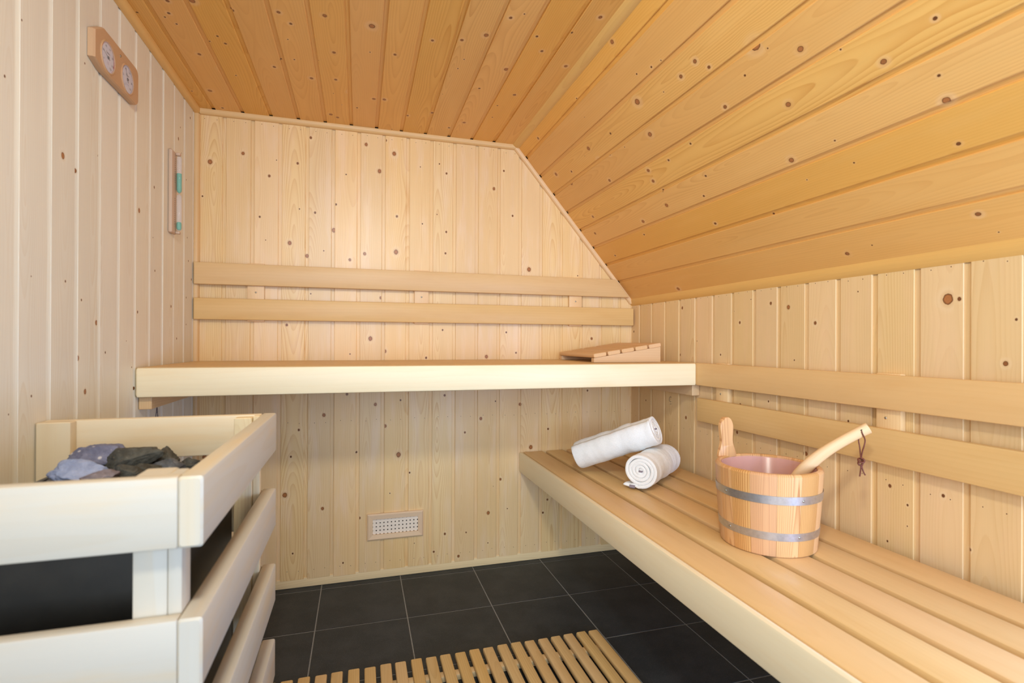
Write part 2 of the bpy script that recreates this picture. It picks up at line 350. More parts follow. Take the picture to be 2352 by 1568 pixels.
KNOT_LEFT = [(1.187,-1.099,1.4),(1.154,-0.9,2.7),(1.025,-0.774,2.9),(0.931,-0.88,6.1),(0.942,-1.096,2.3),(1.286,-0.429,3.2),(1.143,-0.567,3.8),(1.179,-0.279,4.4),(1.065,-0.216,3.6),(1.224,-0.11,3.2),(1.12,-0.11,2.7),(1.369,-0.087,3.3),(1.391,-0.448,1.8),(0.978,-0.607,2.1),(1.457,-0.102,2.7),(1.301,-0.047,3.9),(1.458,-0.925,5.2),(1.452,-0.559,6.6),(1.802,-0.207,5.2),(1.557,-0.439,4.1),(1.935,-0.072,4.3),(1.852,-0.187,2.9),(1.73,-0.89,2.3),(1.529,-0.821,2.4),(1.457,-0.102,3),(1.391,-0.448,2),(1.473,-0.984,6.9),(1.554,-1.185,2.5)]
KNOT_CEIL = [(-0.657,0.026,3.2),(-0.741,0.128,5.1),(-0.762,0.194,8.2),(-0.595,0.218,3.4),(-0.557,0.187,2.9),(-0.463,0.134,5.5),(-0.376,0.175,6.4),(-0.193,0.099,7),(-0.748,0.292,4.8),(-0.777,0.417,5.3),(-0.729,0.444,4.4),(-0.64,0.425,2.3),(-0.45,0.359,5.1),(-0.502,0.387,3.7),(-0.798,0.543,6.4),(-0.603,0.56,5.4),(-0.596,0.598,1.8),(-0.785,0.676,9.4),(-0.638,0.673,2.4),(-0.419,0.558,5.3),(-0.405,0.475,6),(-0.11,0.526,6.9),(-0.205,0.631,3.7),(-0.335,0.605,7.7),(-0.649,0.752,4.9),(-0.313,0.733,6.5),(-0.304,0.694,6.5),(-0.765,0.859,4.6),(-0.793,0.947,5.2),(-0.84,1.014,7.4),(-0.686,0.975,2.5),(-0.622,0.966,2.6),(-0.665,1.127,7.7),(-0.506,1.068,4.1),(-0.496,1.207,5.6),(-0.39,1.168,3),(-0.193,1.072,6.4),(-0.238,0.929,5.4),(-0.12,1.019,4.9),(-0.944,1.062,4.8),(-0.972,1.096,1.6),(-0.879,1.166,3.4),(-0.072,0.179,5.2),(-0.045,0.108,4.5),(-0.628,0.117,2.8),(-0.972,1.095,2.5),(-1.022,1.31,5.7),(-0.929,1.26,4),(-0.879,1.165,4),(-0.807,1.207,4.9),(-0.745,1.316,5.9),(-0.496,1.208,5.8)]
KNOT_SLOPE = [(-0.956,0.031,6.6),(-1.177,0.184,2.9),(-1.361,0.298,12.5),(-1.452,0.365,6.9),(-1.527,0.413,1.9),(-1.699,0.454,3.6),(-1.588,0.48,5.8),(-1.661,0.555,2.9),(-1.652,0.607,6.9),(-1.634,0.702,4),(-1.601,0.871,5.2),(-1.274,0.597,7),(-1.353,0.462,6.5),(-1.185,0.383,5.4),(-1.211,0.271,4.6),(-1.111,0.243,5.6),(-1.081,0.172,1.9),(-1.035,0.167,3.2),(-0.967,0.152,2.7),(-0.898,0.217,9.8),(-0.86,0.325,8),(-0.741,0.426,6.2),(-0.729,0.468,6.3),(-0.712,0.571,7.2),(-0.522,0.593,7),(-0.879,0.7,4.5),(-0.472,0.647,3.6),(-1.116,0.731,3.3),(-0.909,0.594,3.6),(-0.497,0.381,6.1),(-0.518,0.293,8.6),(-0.227,0.299,8.8),(-0.506,0.23,7.7),(-0.682,0.24,3.9),(-0.162,0.225,8),(-0.291,0.259,4.7),(-0.225,0.056,5.8),(-0.207,0.479,6),(-0.127,0.555,6.2),(-0.97,0.535,3.5),(-1.264,0.91,6.1),(-0.994,0.421,3.4),(-0.864,0.431,3.7),(-0.603,0.298,5),(-1.292,0.343,2.8),(-1.421,0.664,2.1),(-1.408,0.594,2.1),(-0.635,0.066,3.2),(-1.283,0.664,1.7),(-0.44,0.933,7.6),(-1.264,0.91,4.9)]

# ------------------------------------------------------------------ tongue-and-groove boards
def split_cells(u0, u1, v0, v1, K):
    if len(K) <= 1: return [(u0, u1, v0, v1, K[0] if K else None)]
    K = sorted(K); g = max(range(len(K)-1), key=lambda i: K[i+1][0]-K[i][0]-K[i+1][2]-K[i][2])
    K2 = sorted(K, key=lambda k: k[1]); g2 = max(range(len(K2)-1), key=lambda i: K2[i+1][1]-K2[i][1])
    if K[g+1][0]-K[g][0] > .02 or K[g+1][0]-K[g][0] >= K2[g2+1][1]-K2[g2][1]:
        a, b = K[g], K[g+1]; m = (a[0]+a[2]+b[0]-b[2])/2
        return split_cells(u0, m, v0, v1, K[:g+1]) + split_cells(m, u1, v0, v1, K[g+1:])
    m = (K2[g2][1]+K2[g2+1][1])/2
    return split_cells(u0, u1, v0, m, K2[:g2+1]) + split_cells(u0, u1, m, v1, K2[g2+1:])
def board(parent, mat, org, eu, ev, ew, u0, u1, vs, p, K, main=None, vmin=-9, vmax=9, utop=None, rd=.0055, th=.014, name='plank', ramp=0):
    """one shiplap board: face from vs, recessed tongue strip at the far edge; (u, v, w) are length, width, outward"""
    main = main or p-.014
    org, eu, ev, ew = map(Vector, (org, eu, ev, ew))
    flip = eu.cross(ev).dot(ew) < 0
    V, F, UV, UK, KR = [], [], [], [], []
    dw = R_.uniform(-.0006, .0006)
    cl = lambda v: min(max(v, vmin), vmax)
    if cl(vs+p)-cl(vs) < .004: return None
    base = org + eu*u0 + ev*cl(vs)
    def top(v): return u1 if utop is None else min(u1, utop(v))
    def face(pts, k=None):
        pts = [(min(u, top(cl(v))), cl(v), w) for u, v, w in pts]
        i0 = len(V)
        for u, v, w in pts: V.append(tuple(org + eu*u + ev*v + ew*(w+dw) - base))
        idx = list(range(i0, i0+len(pts))); uv = [(u, v-vs+w) for u, v, w in pts]
        uk = [(u-k[0], v-k[1]) for u, v, w in pts] if k else [(9, 9)]*len(pts)
        if flip: idx, uv, uk = idx[::-1], uv[::-1], uk[::-1]
        F.append(idx); UV.append(uv); UK.append(uk); KR.append(k[2] if k else .001)
    a, b = vs+.0012, vs+main-.0022
    K = [k for k in K if vs-.004 < k[1] < vs+p+.001 and u0 < k[0] < top(k[1])-k[2]]
    for (ua, ub, va, vb, k) in split_cells(u0, u1, a, b, K):
        if k is None: face([(ua,va,0),(ub,va,0),(ub,vb,0),(ua,vb,0)])
        else: face([(ua,va,0),(ub,va,0),(ub,vb,0),(ua,vb,0)], k)
    KS = [k for k in K if k[1] > b-.004]
    strips = [(vs,-th,vs,-.0012), (vs,-.0012,a,0), (b,0,vs+main,-.0016), (vs+main,-.0016,vs+main+.0006,-rd), (vs+main+.0006,-rd,vs+p-.0001,-rd+ramp), (vs+p-.0001,-rd+ramp,vs+p-.0001,-th)]
    for (va, wa, vb, wb) in strips:
        for (ua, ub, _, _, k) in split_cells(u0, u1, va, vb, [(k[0], k[1], k[2]) for k in KS]) if len(KS) <= 1 else [(u0, u1, 0, 0, None)]:
            face([(ua,va,wa),(ub,va,wa),(ub,vb,wb),(ua,vb,wb)], k)
    prof = [(vs,-th),(vs,-.002),(a,0),(b,0),(vs+main,-.0016),(vs+main+.0006,-rd),(vs+p-.0008,-rd),(vs+p-.0004,-th)]
    face([(u0, v, w) for v, w in prof])
    face([(9, v, w) for v, w in prof][::-1])
    me = bpy.data.meshes.new('plank'); me.from_pydata(V, [], F)
    for nm, dat in (('grain', UV), ('knot', UK)):
        l = me.uv_layers.new(name=nm); l.data.foreach_set('uv', [c for f in dat for uv in f for c in uv])
    at = me.attributes.new('kr', 'FLOAT', 'FACE'); at.data.foreach_set('value', KR)
    me.update()
    return put(name, me, Matrix.Translation(base), parent, mat)
def scatter(K, u0, u1, v0, v1, n, seen=None):
    """more knots where the photograph does not reach, and small ones in between"""
    out = []
    for _ in range(n):
        out.append((R_.uniform(u0, u1), R_.uniform(v0, v1), R_.choice((.0014, .0018, .0025, .004, .0055))))
    return out
def mm(K): return [(a, b, c*.00094) for a, b, c in K]

# floor: grey grout bed with single tiles
fl = struct('floor', box_mesh(-.03, W+.03, YF, .03, -.05, -.0012), None, grout)
TS, TX, TY = .3334, .4929, -.0377
gw = .0042
def tile_mesh(sx, sy):
    b = .0012; V = []
    for z, i in ((-.006, 0), (-.0008, 0), (0, b)): V += [(-sx/2+i, -sy/2+i, z), (sx/2-i, -sy/2+i, z), (sx/2-i, sy/2-i, z), (-sx/2+i, sy/2-i, z)]
    F = [(8, 9, 10, 11)] + [(r*4+i, r*4+(i+1) % 4, r*4+4+(i+1) % 4, r*4+4+i) for r in (0, 1) for i in range(4)]
    return mesh('tile', V, F)
tm = {}
for i in range(-2, 6):
    for j in range(-1, 9):
        x0, x1 = TX+(i)*TS+gw/2, TX+(i+1)*TS-gw/2
        y1, y0 = TY-j*TS-gw/2, TY-(j+1)*TS+gw/2
        x0, x1, y0, y1 = max(x0, -.01), min(x1, W+.005), max(y0, YF), min(y1, .012)
        if x1-x0 < .01 or y1-y0 < .01: continue
        k = (round(x1-x0, 4), round(y1-y0, 4))
        if k not in tm: tm[k] = tile_mesh(*k)
        put('tile', tm[k], Matrix.Translation(((x0+x1)/2, (y0+y1)/2, R_.uniform(-.0002, .0002))), fl, tile_m)

# walls, ceiling and slope: dark backing slab with boards as parts
wb = struct('wall_back', box_mesh(-.05, W+.05, .014, .06, -.05, H+.05), None, backing)
wl = struct('wall_left', box_mesh(-.06, -.014, YF, .06, -.05, H+.05), None, backing)
wr = struct('wall_right', box_mesh(W+.014, W+.06, YF, .06, -.05, HK+.1), None, backing)
ce = struct('ceiling', box_mesh(-.05, XR+.08, YF, .05, H+.014, H+.06), None, backing)
def slope_box():
    V = []
    for s in (-.06, SL+.06):
        for w in (.014, .06):
            for y in (YF, .05): V.append((XR+SX*s+SZ*w, y, H-SZ*s+SX*w))
    F = [(0,1,3,2), (4,6,7,5), (0,4,5,1), (2,3,7,6), (0,2,6,4), (1,5,7,3)]
    return mesh('slab', V, F)
so = struct('sloped_ceiling', slope_box(), None, backing)

kb = mm(KNOT_BACK) + scatter(None, .1, 1.9, .02, 1.9, 16)
P = .1068
for i in range(19):      # pin holes of the nails, two per board and row
    kb += [(z+R_.uniform(-.004, .004), .0057+P*i+v, .0012) for z in (.075, .708, 1.967) for v in (.027, .072)]
for i in range(19):
    board(wb, pine, (0, 0, 0), (0, 0, 1), (1, 0, 0), (0, -1, 0), .034+R_.uniform(-.002, .003), H-.006, .0057+P*i, P, kb,
          vmin=.0, vmax=W, utop=lambda v: H-.004 if v < XR-.01 else H-(v-XR)*SZ/SX-.006)
kl = mm(KNOT_LEFT) + scatter(None, .1, 1.9, -1.2, -.05, 16) + scatter(None, .1, 1.9, -2.7, -1.2, 14)
P = .1116
for j in range(-14, 11):
    board(wl, pine_left, (0, 0, 0), (0, 0, 1), (0, 1, 0), (1, 0, 0), .012, H-.006, -1.140+P*j, P, kl, vmin=YF, vmax=-.019, rd=.0055, ramp=.005)
kr_ = mm(KNOT_RIGHT) + scatter(None, .05, 1.24, -1.7, -.05, 10) + scatter(None, .1, 1.2, -2.7, -1.7, 10)
P = .1122
for j in range(-1, 23):
    kr_ += [(z+R_.uniform(-.004, .004), -.075-P*(j+1)+v, .0012) for z in (.692, 1.240) for v in (.027, .072)]
for j in range(-1, 23):
    board(wr, pine_right, (W, 0, 0), (0, 0, 1), (0, 1, 0), (-1, 0, 0), .012, HK-.012, -.075-P*(j+1), P, kr_, vmin=YF, vmax=.004)
kc_ = mm(KNOT_CEIL) + scatter(None, -.9, -.03, .03, 1.3, 16) + scatter(None, -2.7, -.9, .03, 1.3, 20)
P = .1072
for i in range(-1, 13):
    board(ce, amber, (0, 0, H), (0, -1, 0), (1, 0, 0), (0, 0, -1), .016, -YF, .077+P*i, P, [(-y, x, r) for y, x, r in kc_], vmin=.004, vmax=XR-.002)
ks_ = mm(KNOT_SLOPE) + scatter(None, -1.9, -.05, .03, .95, 14) + scatter(None, -2.7, -1.8, .03, .95, 12)
P = .1085
for i in range(9):
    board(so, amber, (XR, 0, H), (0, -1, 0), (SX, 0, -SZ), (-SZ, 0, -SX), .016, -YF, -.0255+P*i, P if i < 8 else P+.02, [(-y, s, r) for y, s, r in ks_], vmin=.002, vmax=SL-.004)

# trims
def cove(name, pts, d1, d2, mat, r=.021, w0=.002):
    """quarter-round bead along two points; d1, d2 point along the two faces it covers"""
    a, b = Vector(pts[0]), Vector(pts[1]); d1, d2 = Vector(d1), Vector(d2)
    prof = [(0, 0), (r, 0), (r, .004)] + [(.004+(r-.004)*math.cos(t)**.8, .004+(r-.004)*math.sin(t)**.8) for t in [math.radians(x) for x in (10, 30, 50, 70, 80)]] + [(.004, r), (0, r)]
    V = []; n = len(prof); L = (b-a).length
    for q in (a, b): V += [tuple(q-a + d1*x + d2*y) for x, y in prof]
    F = [(i, (i+1) % n, n+(i+1) % n, n+i) for i in range(n)] + [tuple(range(n))[::-1], tuple(range(n, 2*n))]
    UV = [[(0, i*.004), (0, i*.004+.004), (L, i*.004+.004), (L, i*.004)] for i in range(n)] + [[(0, 0)]*n]*2
    if d1.cross(d2).dot(b-a) < 0: F = [f[::-1] for f in F]; UV = [u[::-1] for u in UV]
    return struct(name, mesh('trim', V, F, UV, 40), Matrix.Translation(a), mat)
cove('trim_1', ((.018, 0, H), (XR, 0, H)), (0, -1, 0), (0, 0, -1), trim_wood, .020)
cove('trim_2', ((0, YF, H), (0, 0, H)), (1, 0, 0), (0, 0, -1), trim_amber, .021)
cove('trim_3', ((XR, YF, H), (XR, 0, H)), (-1, 0, 0), (SX, 0, -SZ), trim_amber, .020)
cove('trim_4', ((XR, 0, H), (W, 0, HK)), (0, -1, 0), (-SZ, 0, -SX), trim_wood, .018)
cove('trim_5', ((W, YF, HK), (W, 0, HK)), (-SX, 0, SZ), (0, 0, -1), trim_amber, .020)
cove('trim_6', ((0, 0, .03), (0, 0, H-.02)), (1, 0, 0), (0, -1, 0), trim_wood, .018)
bs = bar('baseboard_back', (.0, W), (.002, .014), (.001, .040), 'x', base_wood, b=.001); bs['kind'] = 'structure'

# pencil letters left by the joiner: part of the walls
def strokes(name, parent, P3, rad):
    V, F = [], []
    for st in P3:
        t = tube_mesh(st, rad, 5, flat=.5); o = len(V)
        V += [tuple(v.co) for v in t.vertices]; F += [tuple(i+o for i in p.vertices) for p in t.polygons]
    return put(name, mesh('marks', V, F), None, parent, ink_m)
def onleft(y, z): return (.0006, y, z)
strokes('pencil_letter', wl, [[onleft(-.419, .802), onleft(-.408, .838), onleft(-.398, .800)], [onleft(-.414, .817), onleft(-.401, .819)]], .0009)
cy, cz = -.352, .803
strokes('pencil_letter', wr, [[(W-.0006, cy-.008*math.cos(a), cz+.012*math.sin(a)) for a in [math.radians(x) for x in range(50, 311, 26)]],
                              [(W-.0006, cy+.004, cz-.021), (W-.0006, cy-.008, cz-.0195)]], .0009)

# ------------------------------------------------------------------ benches
ZT, ZU = .529, .975
ub = thing('upper_bench', 'long upper bench with pale deep front board under the back rest', 'bench', (1.0, -.59, ZU))
bar('front_board', (.003, 1.951), (-.591, -.566), (.8855, ZU), 'x', abachi_pale, ub, .007, .004)
for k in range(5):
    y1 = -.004-k*.1126
    bar('slat', (.004, 1.984), (y1-.098, y1), (ZU-.028, ZU), 'x', abachi, ub, .004)
for x in (.006, .66, 1.31, 1.936): bar('bearer', (x, x+.045), (-.564, -.006), (.887, ZU-.029), 'y', cleat_wood, ub, .002)
bar('cleat', (.0015, .036), (-.562, -.004), (.847, .8865), 'y', cleat_wood, ub, .002)
bar('cleat', (1.953, 1.9875), (-.562, -.010), (.841, .8865), 'y', cleat_wood, ub, .002)
lb = thing('lower_bench', 'low slatted bench along the right wall with towels and pail on it', 'bench', (1.7, -1.2, ZT))
bar('front_board', (1.385, 1.4035), (-2.45, -.004), (.4335, ZT-.001), 'y', abachi_pale, lb, .007, .003)
for a, b in ((1.405, 1.503), (1.521, 1.611), (1.629, 1.719), (1.737, 1.833), (1.851, 1.951)):
    bar('slat', (a, b), (-2.45, -.005), (ZT-.028, ZT), 'y', abachi, lb, .005)
for y in (-.05, -.62, -1.2, -1.8, -2.4): bar('bearer', (1.406, 1.984), (y-.022, y+.022), (.435, ZT-.029), 'x', cleat_wood, lb, .002)
bar('cleat', (1.43, 1.984), (-.040, -.002), (.395, .434), 'x', cleat_wood, lb, .002)
bar('cleat', (1.955, 1.987), (-2.45, -.044), (.395, .434), 'y', cleat_wood, lb, .002)

# ------------------------------------------------------------------ back rests
br = thing('back_rest', 'two-slat back rest on the back wall, upper slat cut to the slope', 'backrest', (1.0, -.02, 1.13), 'slatted back rests')
def mitred(name, x0, xt, xb, y0, y1, z0, z1, mat, parent):
    o = bar(name, (x0, xb), (y0, y1), (z0, z1), 'x', mat, parent, .003)
    me = o.data; hh = (xb-x0)/2
    for v in me.vertices:
        if v.co.x > hh-.01: v.co.x += (xt-xb)*((v.co.z/(z1-z0))+.5)
    return o
mitred('slat', .004, 1.880, 1.958, -.036, -.017, 1.2862, 1.3742, abachi, br)
bar('slat', (.004, 1.982), (-.036, -.017), (1.1439, 1.2306), 'x', abachi, br, .003)
screwm = lathe_mesh([(0, .0012), (.0025, .0010), (.0036, 0), (.0036, -.001)], 12)
def screw(parent, loc, nrm): return put('screw', screwm, Matrix.Translation(loc) @ Vector(nrm).to_track_quat('Z', 'Y').to_matrix().to_4x4(), parent, screw_m)
for a, b in ((.197, .262), (.882, .946), (1.636, 1.704)):
    t = bar('batten', (a, b), (-.017, -.001), (1.138, 1.380 if a < 1.6 else 1.377), 'z', batten_wood, br, .002)
    screw(t, ((a+b)/2, -.0172, 1.2595), (0, -1, 0))
rb = thing('back_rest', 'two-slat back rest on the right wall behind the pail', 'backrest', (1.97, -1.4, .74), 'slatted back rests')
bar('slat', (1.952, 1.971), (-2.40, -.582), (.8868, .9764), 'y', abachi, rb, .003)
bar('slat', (1.952, 1.971), (-2.40, -.5925), (.7440, .8358), 'y', abachi, rb, .003)
for a in (-.752, -1.402, -2.1):
    t = bar('batten', (1.971, 1.9885), (a, a+.066), (.738, .9795), 'z', batten_wood, rb, .002)
    screw(t, (1.9708, a+.04, .862), (-1, 0, 0))

# ------------------------------------------------------------------ floor vent
vt = thing('air_vent', 'framed perforated air vent low on the back wall', 'vent', (.804, -.006, .233))
vx0, vx1, vz0, vz1 = .681, .927, .175, .291; ix0, ix1, iz0, iz1 = .705, .904, .199, .266
def rail(a, b, c, d, L):
    """mitred, bevelled frame member: outer edge a-b, inner edge d-c"""
    V = []
    for y, t in ((-.0005, 0), (-.009, 0), (-.013, .22), (-.010, 1), (-.0005, 1)):
        for (o, i) in ((a, d), (b, c)): V.append((o[0]+(i[0]-o[0])*t, y, o[1]+(i[1]-o[1])*t))
    F = [(2*k, 2*k+1, 2*k+3, 2*k+2) for k in range(4)] + [(8, 9, 1, 0), (0, 2, 4, 6, 8), (9, 7, 5, 3, 1)]
    hor = abs(a[0]-b[0]) > abs(a[1]-b[1])
    UV = [[((V[i][0] if hor else V[i][2]), (V[i][2] if hor else V[i][0])) for i in f] for f in F]
    o = put('frame_rail', mesh('rail', V, F, UV), None, vt, vent_wood)
    bm = bmesh.new(); bm.from_mesh(o.data); bmesh.ops.recalc_face_normals(bm, faces=bm.faces); bm.to_mesh(o.data); bm.free()
rail((vx0, vz1), (vx1, vz1), (ix1, iz1), (ix0, iz1), 0); rail((vx1, vz0), (vx0, vz0), (ix0, iz0), (ix1, iz0), 0)
rail((vx0, vz0), (vx0, vz1), (ix0, iz1), (ix0, iz0), 0); rail((vx1, vz1), (vx1, vz0), (ix1, iz0), (ix1, iz1), 0)
def perforated():
    V, F = [], []; p, r = .01652, .0030
    for i in range(-1, 12):
        for j in range(-2, 3):
            cx, cz = .7205+i*p, .2325+j*p; o = len(V)
            sq = [(1, 0), (1, 1), (0, 1), (-1, 1), (-1, 0), (-1, -1), (0, -1), (1, -1)]
            cl = lambda x, lo, hi: min(max(x, lo), hi)
            for rr in range(3):
                for k, (sx, sz) in enumerate(sq):
                    a = math.pi/4*k
                    x, z, y = (cx+sx*p/2, cz+sz*p/2, -.004) if rr == 0 else (cx+r*math.cos(a), cz+r*math.sin(a), -.004 if rr == 1 else -.0015)
                    V.append((cl(x, ix0-.003, ix1+.003), y, cl(z, iz0-.003, iz1+.003)))
            for rr in range(2):
                for k in range(8): F.append((o+rr*8+k, o+rr*8+(k+1) % 8, o+rr*8+8+(k+1) % 8, o+rr*8+8+k))
    return mesh('panel', V, F)
pp = put('perforated_panel', perforated(), None, vt, vent_m)
put('duct_shade_sheet', box_mesh(ix0-.002, ix1+.002, -.0012, -.0002, iz0-.002, iz1+.002), None, vt, hole_m)  # thin near-black sheet: the duct's inner shade is put into its colour
for x, z in ((.695, .270), (.80, .279), (.905, .281), (.70, .184), (.80, .186), (.917, .235), (.692, .222)):
    pass

# ------------------------------------------------------------------ thermometer and hygrometer
tg = thing('thermometer_hygrometer', 'wooden twin-dial gauge with rounded corners high on left wall', 'gauge', (.001, -.747, 1.797))
def plate(yz, x0, x1, ch, mat, name, parent, holes=()):
    """extruded outline (y, z) with a chamfered front edge"""
    n = len(yz); cyy = sum(p[0] for p in yz)/n; czz = sum(p[1] for p in yz)/n
    V = []
    for x, s in ((x0, 0), (x1-ch, 0), (x1, ch)):
        for y, z in yz:
            d = Vector((y-cyy, z-czz)); L = d.length; V.append((x, cyy+d.x*(1-s/L), czz+d.y*(1-s/L)))
    F = [(r*n+i, r*n+(i+1) % n, (r+1)*n+(i+1) % n, (r+1)*n+i) for r in (0, 1) for i in range(n)]
    F += [tuple(range(2*n, 3*n))]
    UV = [[(V[i][1], V[i][2]+V[i][0]) for i in f] for f in F]
    me = mesh('plate', V, F, UV, 25); o = put(name, me, None, parent, mat)
    bm = bmesh.new(); bm.from_mesh(me); bmesh.ops.recalc_face_normals(bm, faces=bm.faces); bm.to_mesh(me); bm.free()
    return o
y0, y1, z0, z1 = -.881, -.613, 1.742, 1.852
pl = [(y0+.045, z1), (y0, z1-.028), (y0, z0+.013), (y0+.048, z0)] 
rr = .026
pl += [(y1-rr+rr*math.sin(a)*.9, z0+.018-.018*math.cos(a)) for a in [math.radians(x) for x in range(0, 91, 15)]]
pl += [(y1-rr*.1-rr+rr*math.cos(a), z1-.018+.018*math.sin(a)) for a in [math.radians(x) for x in range(0, 91, 15)]]
body_pl = plate(pl, .001, .0165, .004, gauge_wood, 'plate', tg)
def flat_text(txt, size, M, parent, mat):
    c = bpy.data.curves.new('lettering', 'FONT'); c.body = txt; c.size = size; c.align_x = 'CENTER'; c.align_y = 'CENTER'; c.resolution_u = 1
    t = bpy.data.objects.new('lettering', c); C.objects.link(t); bpy.context.view_layer.update()
    me = bpy.data.meshes.new_from_object(t.evaluated_get(bpy.context.evaluated_depsgraph_get())); bpy.data.objects.remove(t); bpy.data.curves.remove(c)
    me.materials.clear()
    return put('lettering', me, M, parent, mat)
def flat_tube(pts, x, w):
    V, F = [], []
    for i, (y, z) in enumerate(pts):
        a = pts[max(i-1, 0)]; b = pts[min(i+1, len(pts)-1)]; t = Vector((b[0]-a[0], b[1]-a[1])).normalized(); n_ = Vector((-t.y, t.x))
        ww = w[i] if isinstance(w, list) else w
        V += [(x, y+n_.x*ww/2, z+n_.y*ww/2), (x, y-n_.x*ww/2, z-n_.y*ww/2)]
    F = [(2*i, 2*i+1, 2*i+3, 2*i+2) for i in range(len(pts)-1)]
    return mesh('line', V, F)
FACE = Matrix(((0, 0, 1, 0), (1, 0, 0, 0), (0, 1, 0, 0), (0, 0, 0, 1)))   # local xy drawn on the wall plane, facing into the room
def dial(cy, cz, hygro):
    R = .0385
    d = put('dial', lathe_mesh([(0, .0004), (R-.0015, .0004)], 40), Matrix.Translation((.0168, cy, cz)) @ FACE, tg, white_dial)
    put('bezel', lathe_mesh([(R-.002, .0002), (R-.0015, .0022), (R+.0008, .0026), (R+.0022, .0006), (R+.004, .0)], 40), Matrix.Translation((.0166, cy, cz)) @ FACE, d, gauge_wood if not hygro else gauge_wood)
    def at(a, r): return (cy+math.sin(math.radians(a))*r, cz+math.cos(math.radians(a))*r)
    nums = (('0', -118), ('20', -72), ('40', -25), ('60', 22), ('80', 70), ('100', 115), ('120', 152)) if not hygro else (('0', -140), ('20', -84), ('40', -28), ('60', 28), ('80', 90), ('100', 138))
    for t, a in nums:
        y, z = at(a, R*.70); flat_text(t, .0082, Matrix.Translation((.0176, y, z)) @ FACE, d, black_m)
    flat_text('Sauna', .0085, Matrix.Translation((.0176, cy-.001, cz+.0115)) @ FACE, d, black_m)
    flat_text('\u00b0C' if not hygro else '% r.F.', .0085, Matrix.Translation((.0176, cy-.002, cz-.0155)) @ FACE, d, red_m if not hygro else blue_m)
    arc = [at(a, R*.90) for a in range(-150, 151, 6)]
    put('scale_line', flat_tube([(p[0], p[1]) for p in arc], .0176, .0007), None, d, red_m if not hygro else blue_m)
    if not hygro:
        put('red_band', flat_tube([at(a, R*.86) for a in range(55, 118, 4)], .0177, [.0008+.0042*i/15 for i in range(16)]), None, d, red_m)
    na = -72 if not hygro else -22
    tip, tail = at(na, R*.80), at(na+180, R*.25)
    put('needle', flat_tube([tip, at(na, R*.3), (cy, cz), tail], .0180, [.0006, .0012, .0018, .0024]), None, d, black_m)
    put('hub', lathe_mesh([(0, .0024), (.0030, .0022), (.0040, .0008), (.0040, 0)], 16), Matrix.Translation((.0172, cy, cz)) @ FACE, d, black_m)
    put('cover_glass', lathe_mesh([(0, .0032), (R*.6, .0030), (R-.001, .0022)], 32), Matrix.Translation((.0172, cy, cz)) @ FACE, d, glass_m)
dial(-.812, 1.7875, False); dial(-.6945, 1.7875, True)
put('screw', lathe_mesh([(0, .0015), (.0025, .0014), (.0036, .0004), (.0036, 0)], 14), Matrix.Translation((.0166, -.737, 1.831)) @ FACE, tg, screw_m)

# ------------------------------------------------------------------ sand timer
st = thing('sand_timer', 'slim wooden sand timer with green sand near back left corner', 'timer', (.001, -.29, 1.58))
b_ = bar('back_board', (.001, .014), (-.318, -.268), (1.436, 1.728), 'z', timer_wood, st, .004, .003)
bar('holder', (.014, .028), (-.285, -.271), (1.716, 1.7275), 'z', timer_wood, st, .002)
bar('holder', (.014, .028), (-.285, -.271), (1.437, 1.447), 'z', timer_wood, st, .002)
gy, gx = -.277, .0235
gt = put('glass_tube', lathe_mesh([(.0, 1.715), (.006, 1.714), (.0085, 1.708), (.0085, 1.592), (.006, 1.586), (.0012, 1.5825), (.0012, 1.5805), (.006, 1.577), (.0085, 1.571), (.0085, 1.457), (.006, 1.450), (0, 1.449)], 24), Matrix.Translation((gx, gy, 0)), st, glass_m)
put('sand', lathe_mesh([(0, 1.6545), (.0078, 1.6535), (.0078, 1.594), (.0055, 1.588), (.0008, 1.584)], 24), Matrix.Translation((gx, gy, 0)), gt, sand_m)
put('sand', lathe_mesh([(0, 1.4805), (.0055, 1.4800), (.0078, 1.476), (.0078, 1.459), (.0055, 1.453), (0, 1.4515)], 24), Matrix.Translation((gx, gy, 0)), gt, sand_m)
for z in [1.70-.0075*i for i in range(12)] + [1.56-.0075*i for i in range(13)]:
    for y, w in ((-.292, .004), (-.270, .003)):
        put('minute_mark', mesh('mark', [(.0143, y, z), (.0143, y+w, z), (.0143, y+w, z+.0022), (.0143, y, z+.0022)], [(0, 1, 2, 3)]), None, st, black_m)

# ------------------------------------------------------------------ heater guard
gd = thing('heater_guard', 'whitewashed slatted guard rail around the stone heater', 'guard', (.23, -1.35, .1))
for k in range(5):
    zt = .885-.18*k; zr = (zt-.0905, zt)
    bar('slat', (.0015, .4248), (-1.650, -1.629), zr, 'x', aspen, gd, .0035, .001)
    bar('slat', (.425, .4535), (-1.6505, -1.0385), zr, 'y', aspen, gd, .0035, .003)
    bar('slat', (.0015, .4245), (-1.060, -1.040), zr, 'x', cream_wood if k == 0 else aspen, gd, .004, .003)
for xr, yr, tp in (((.369, .4078), (-1.6285, -1.582), .8835), ((.408, .4245), (-1.6285, -1.592), .8835), ((.372, .409), (-1.088, -1.0605), .8815), ((.4095, .4245), (-1.079, -1.0605), .884), ((.002, .062), (-1.086, -1.0605), .8847), ((.002, .042), (-1.6285, -1.590), .882)):
    bar('post', xr, yr, (.075, tp), 'z', post_wood if yr[1] > -1.2 and xr[0] > .1 else (cream_wood if yr[1] > -1.2 else aspen), gd, .002)

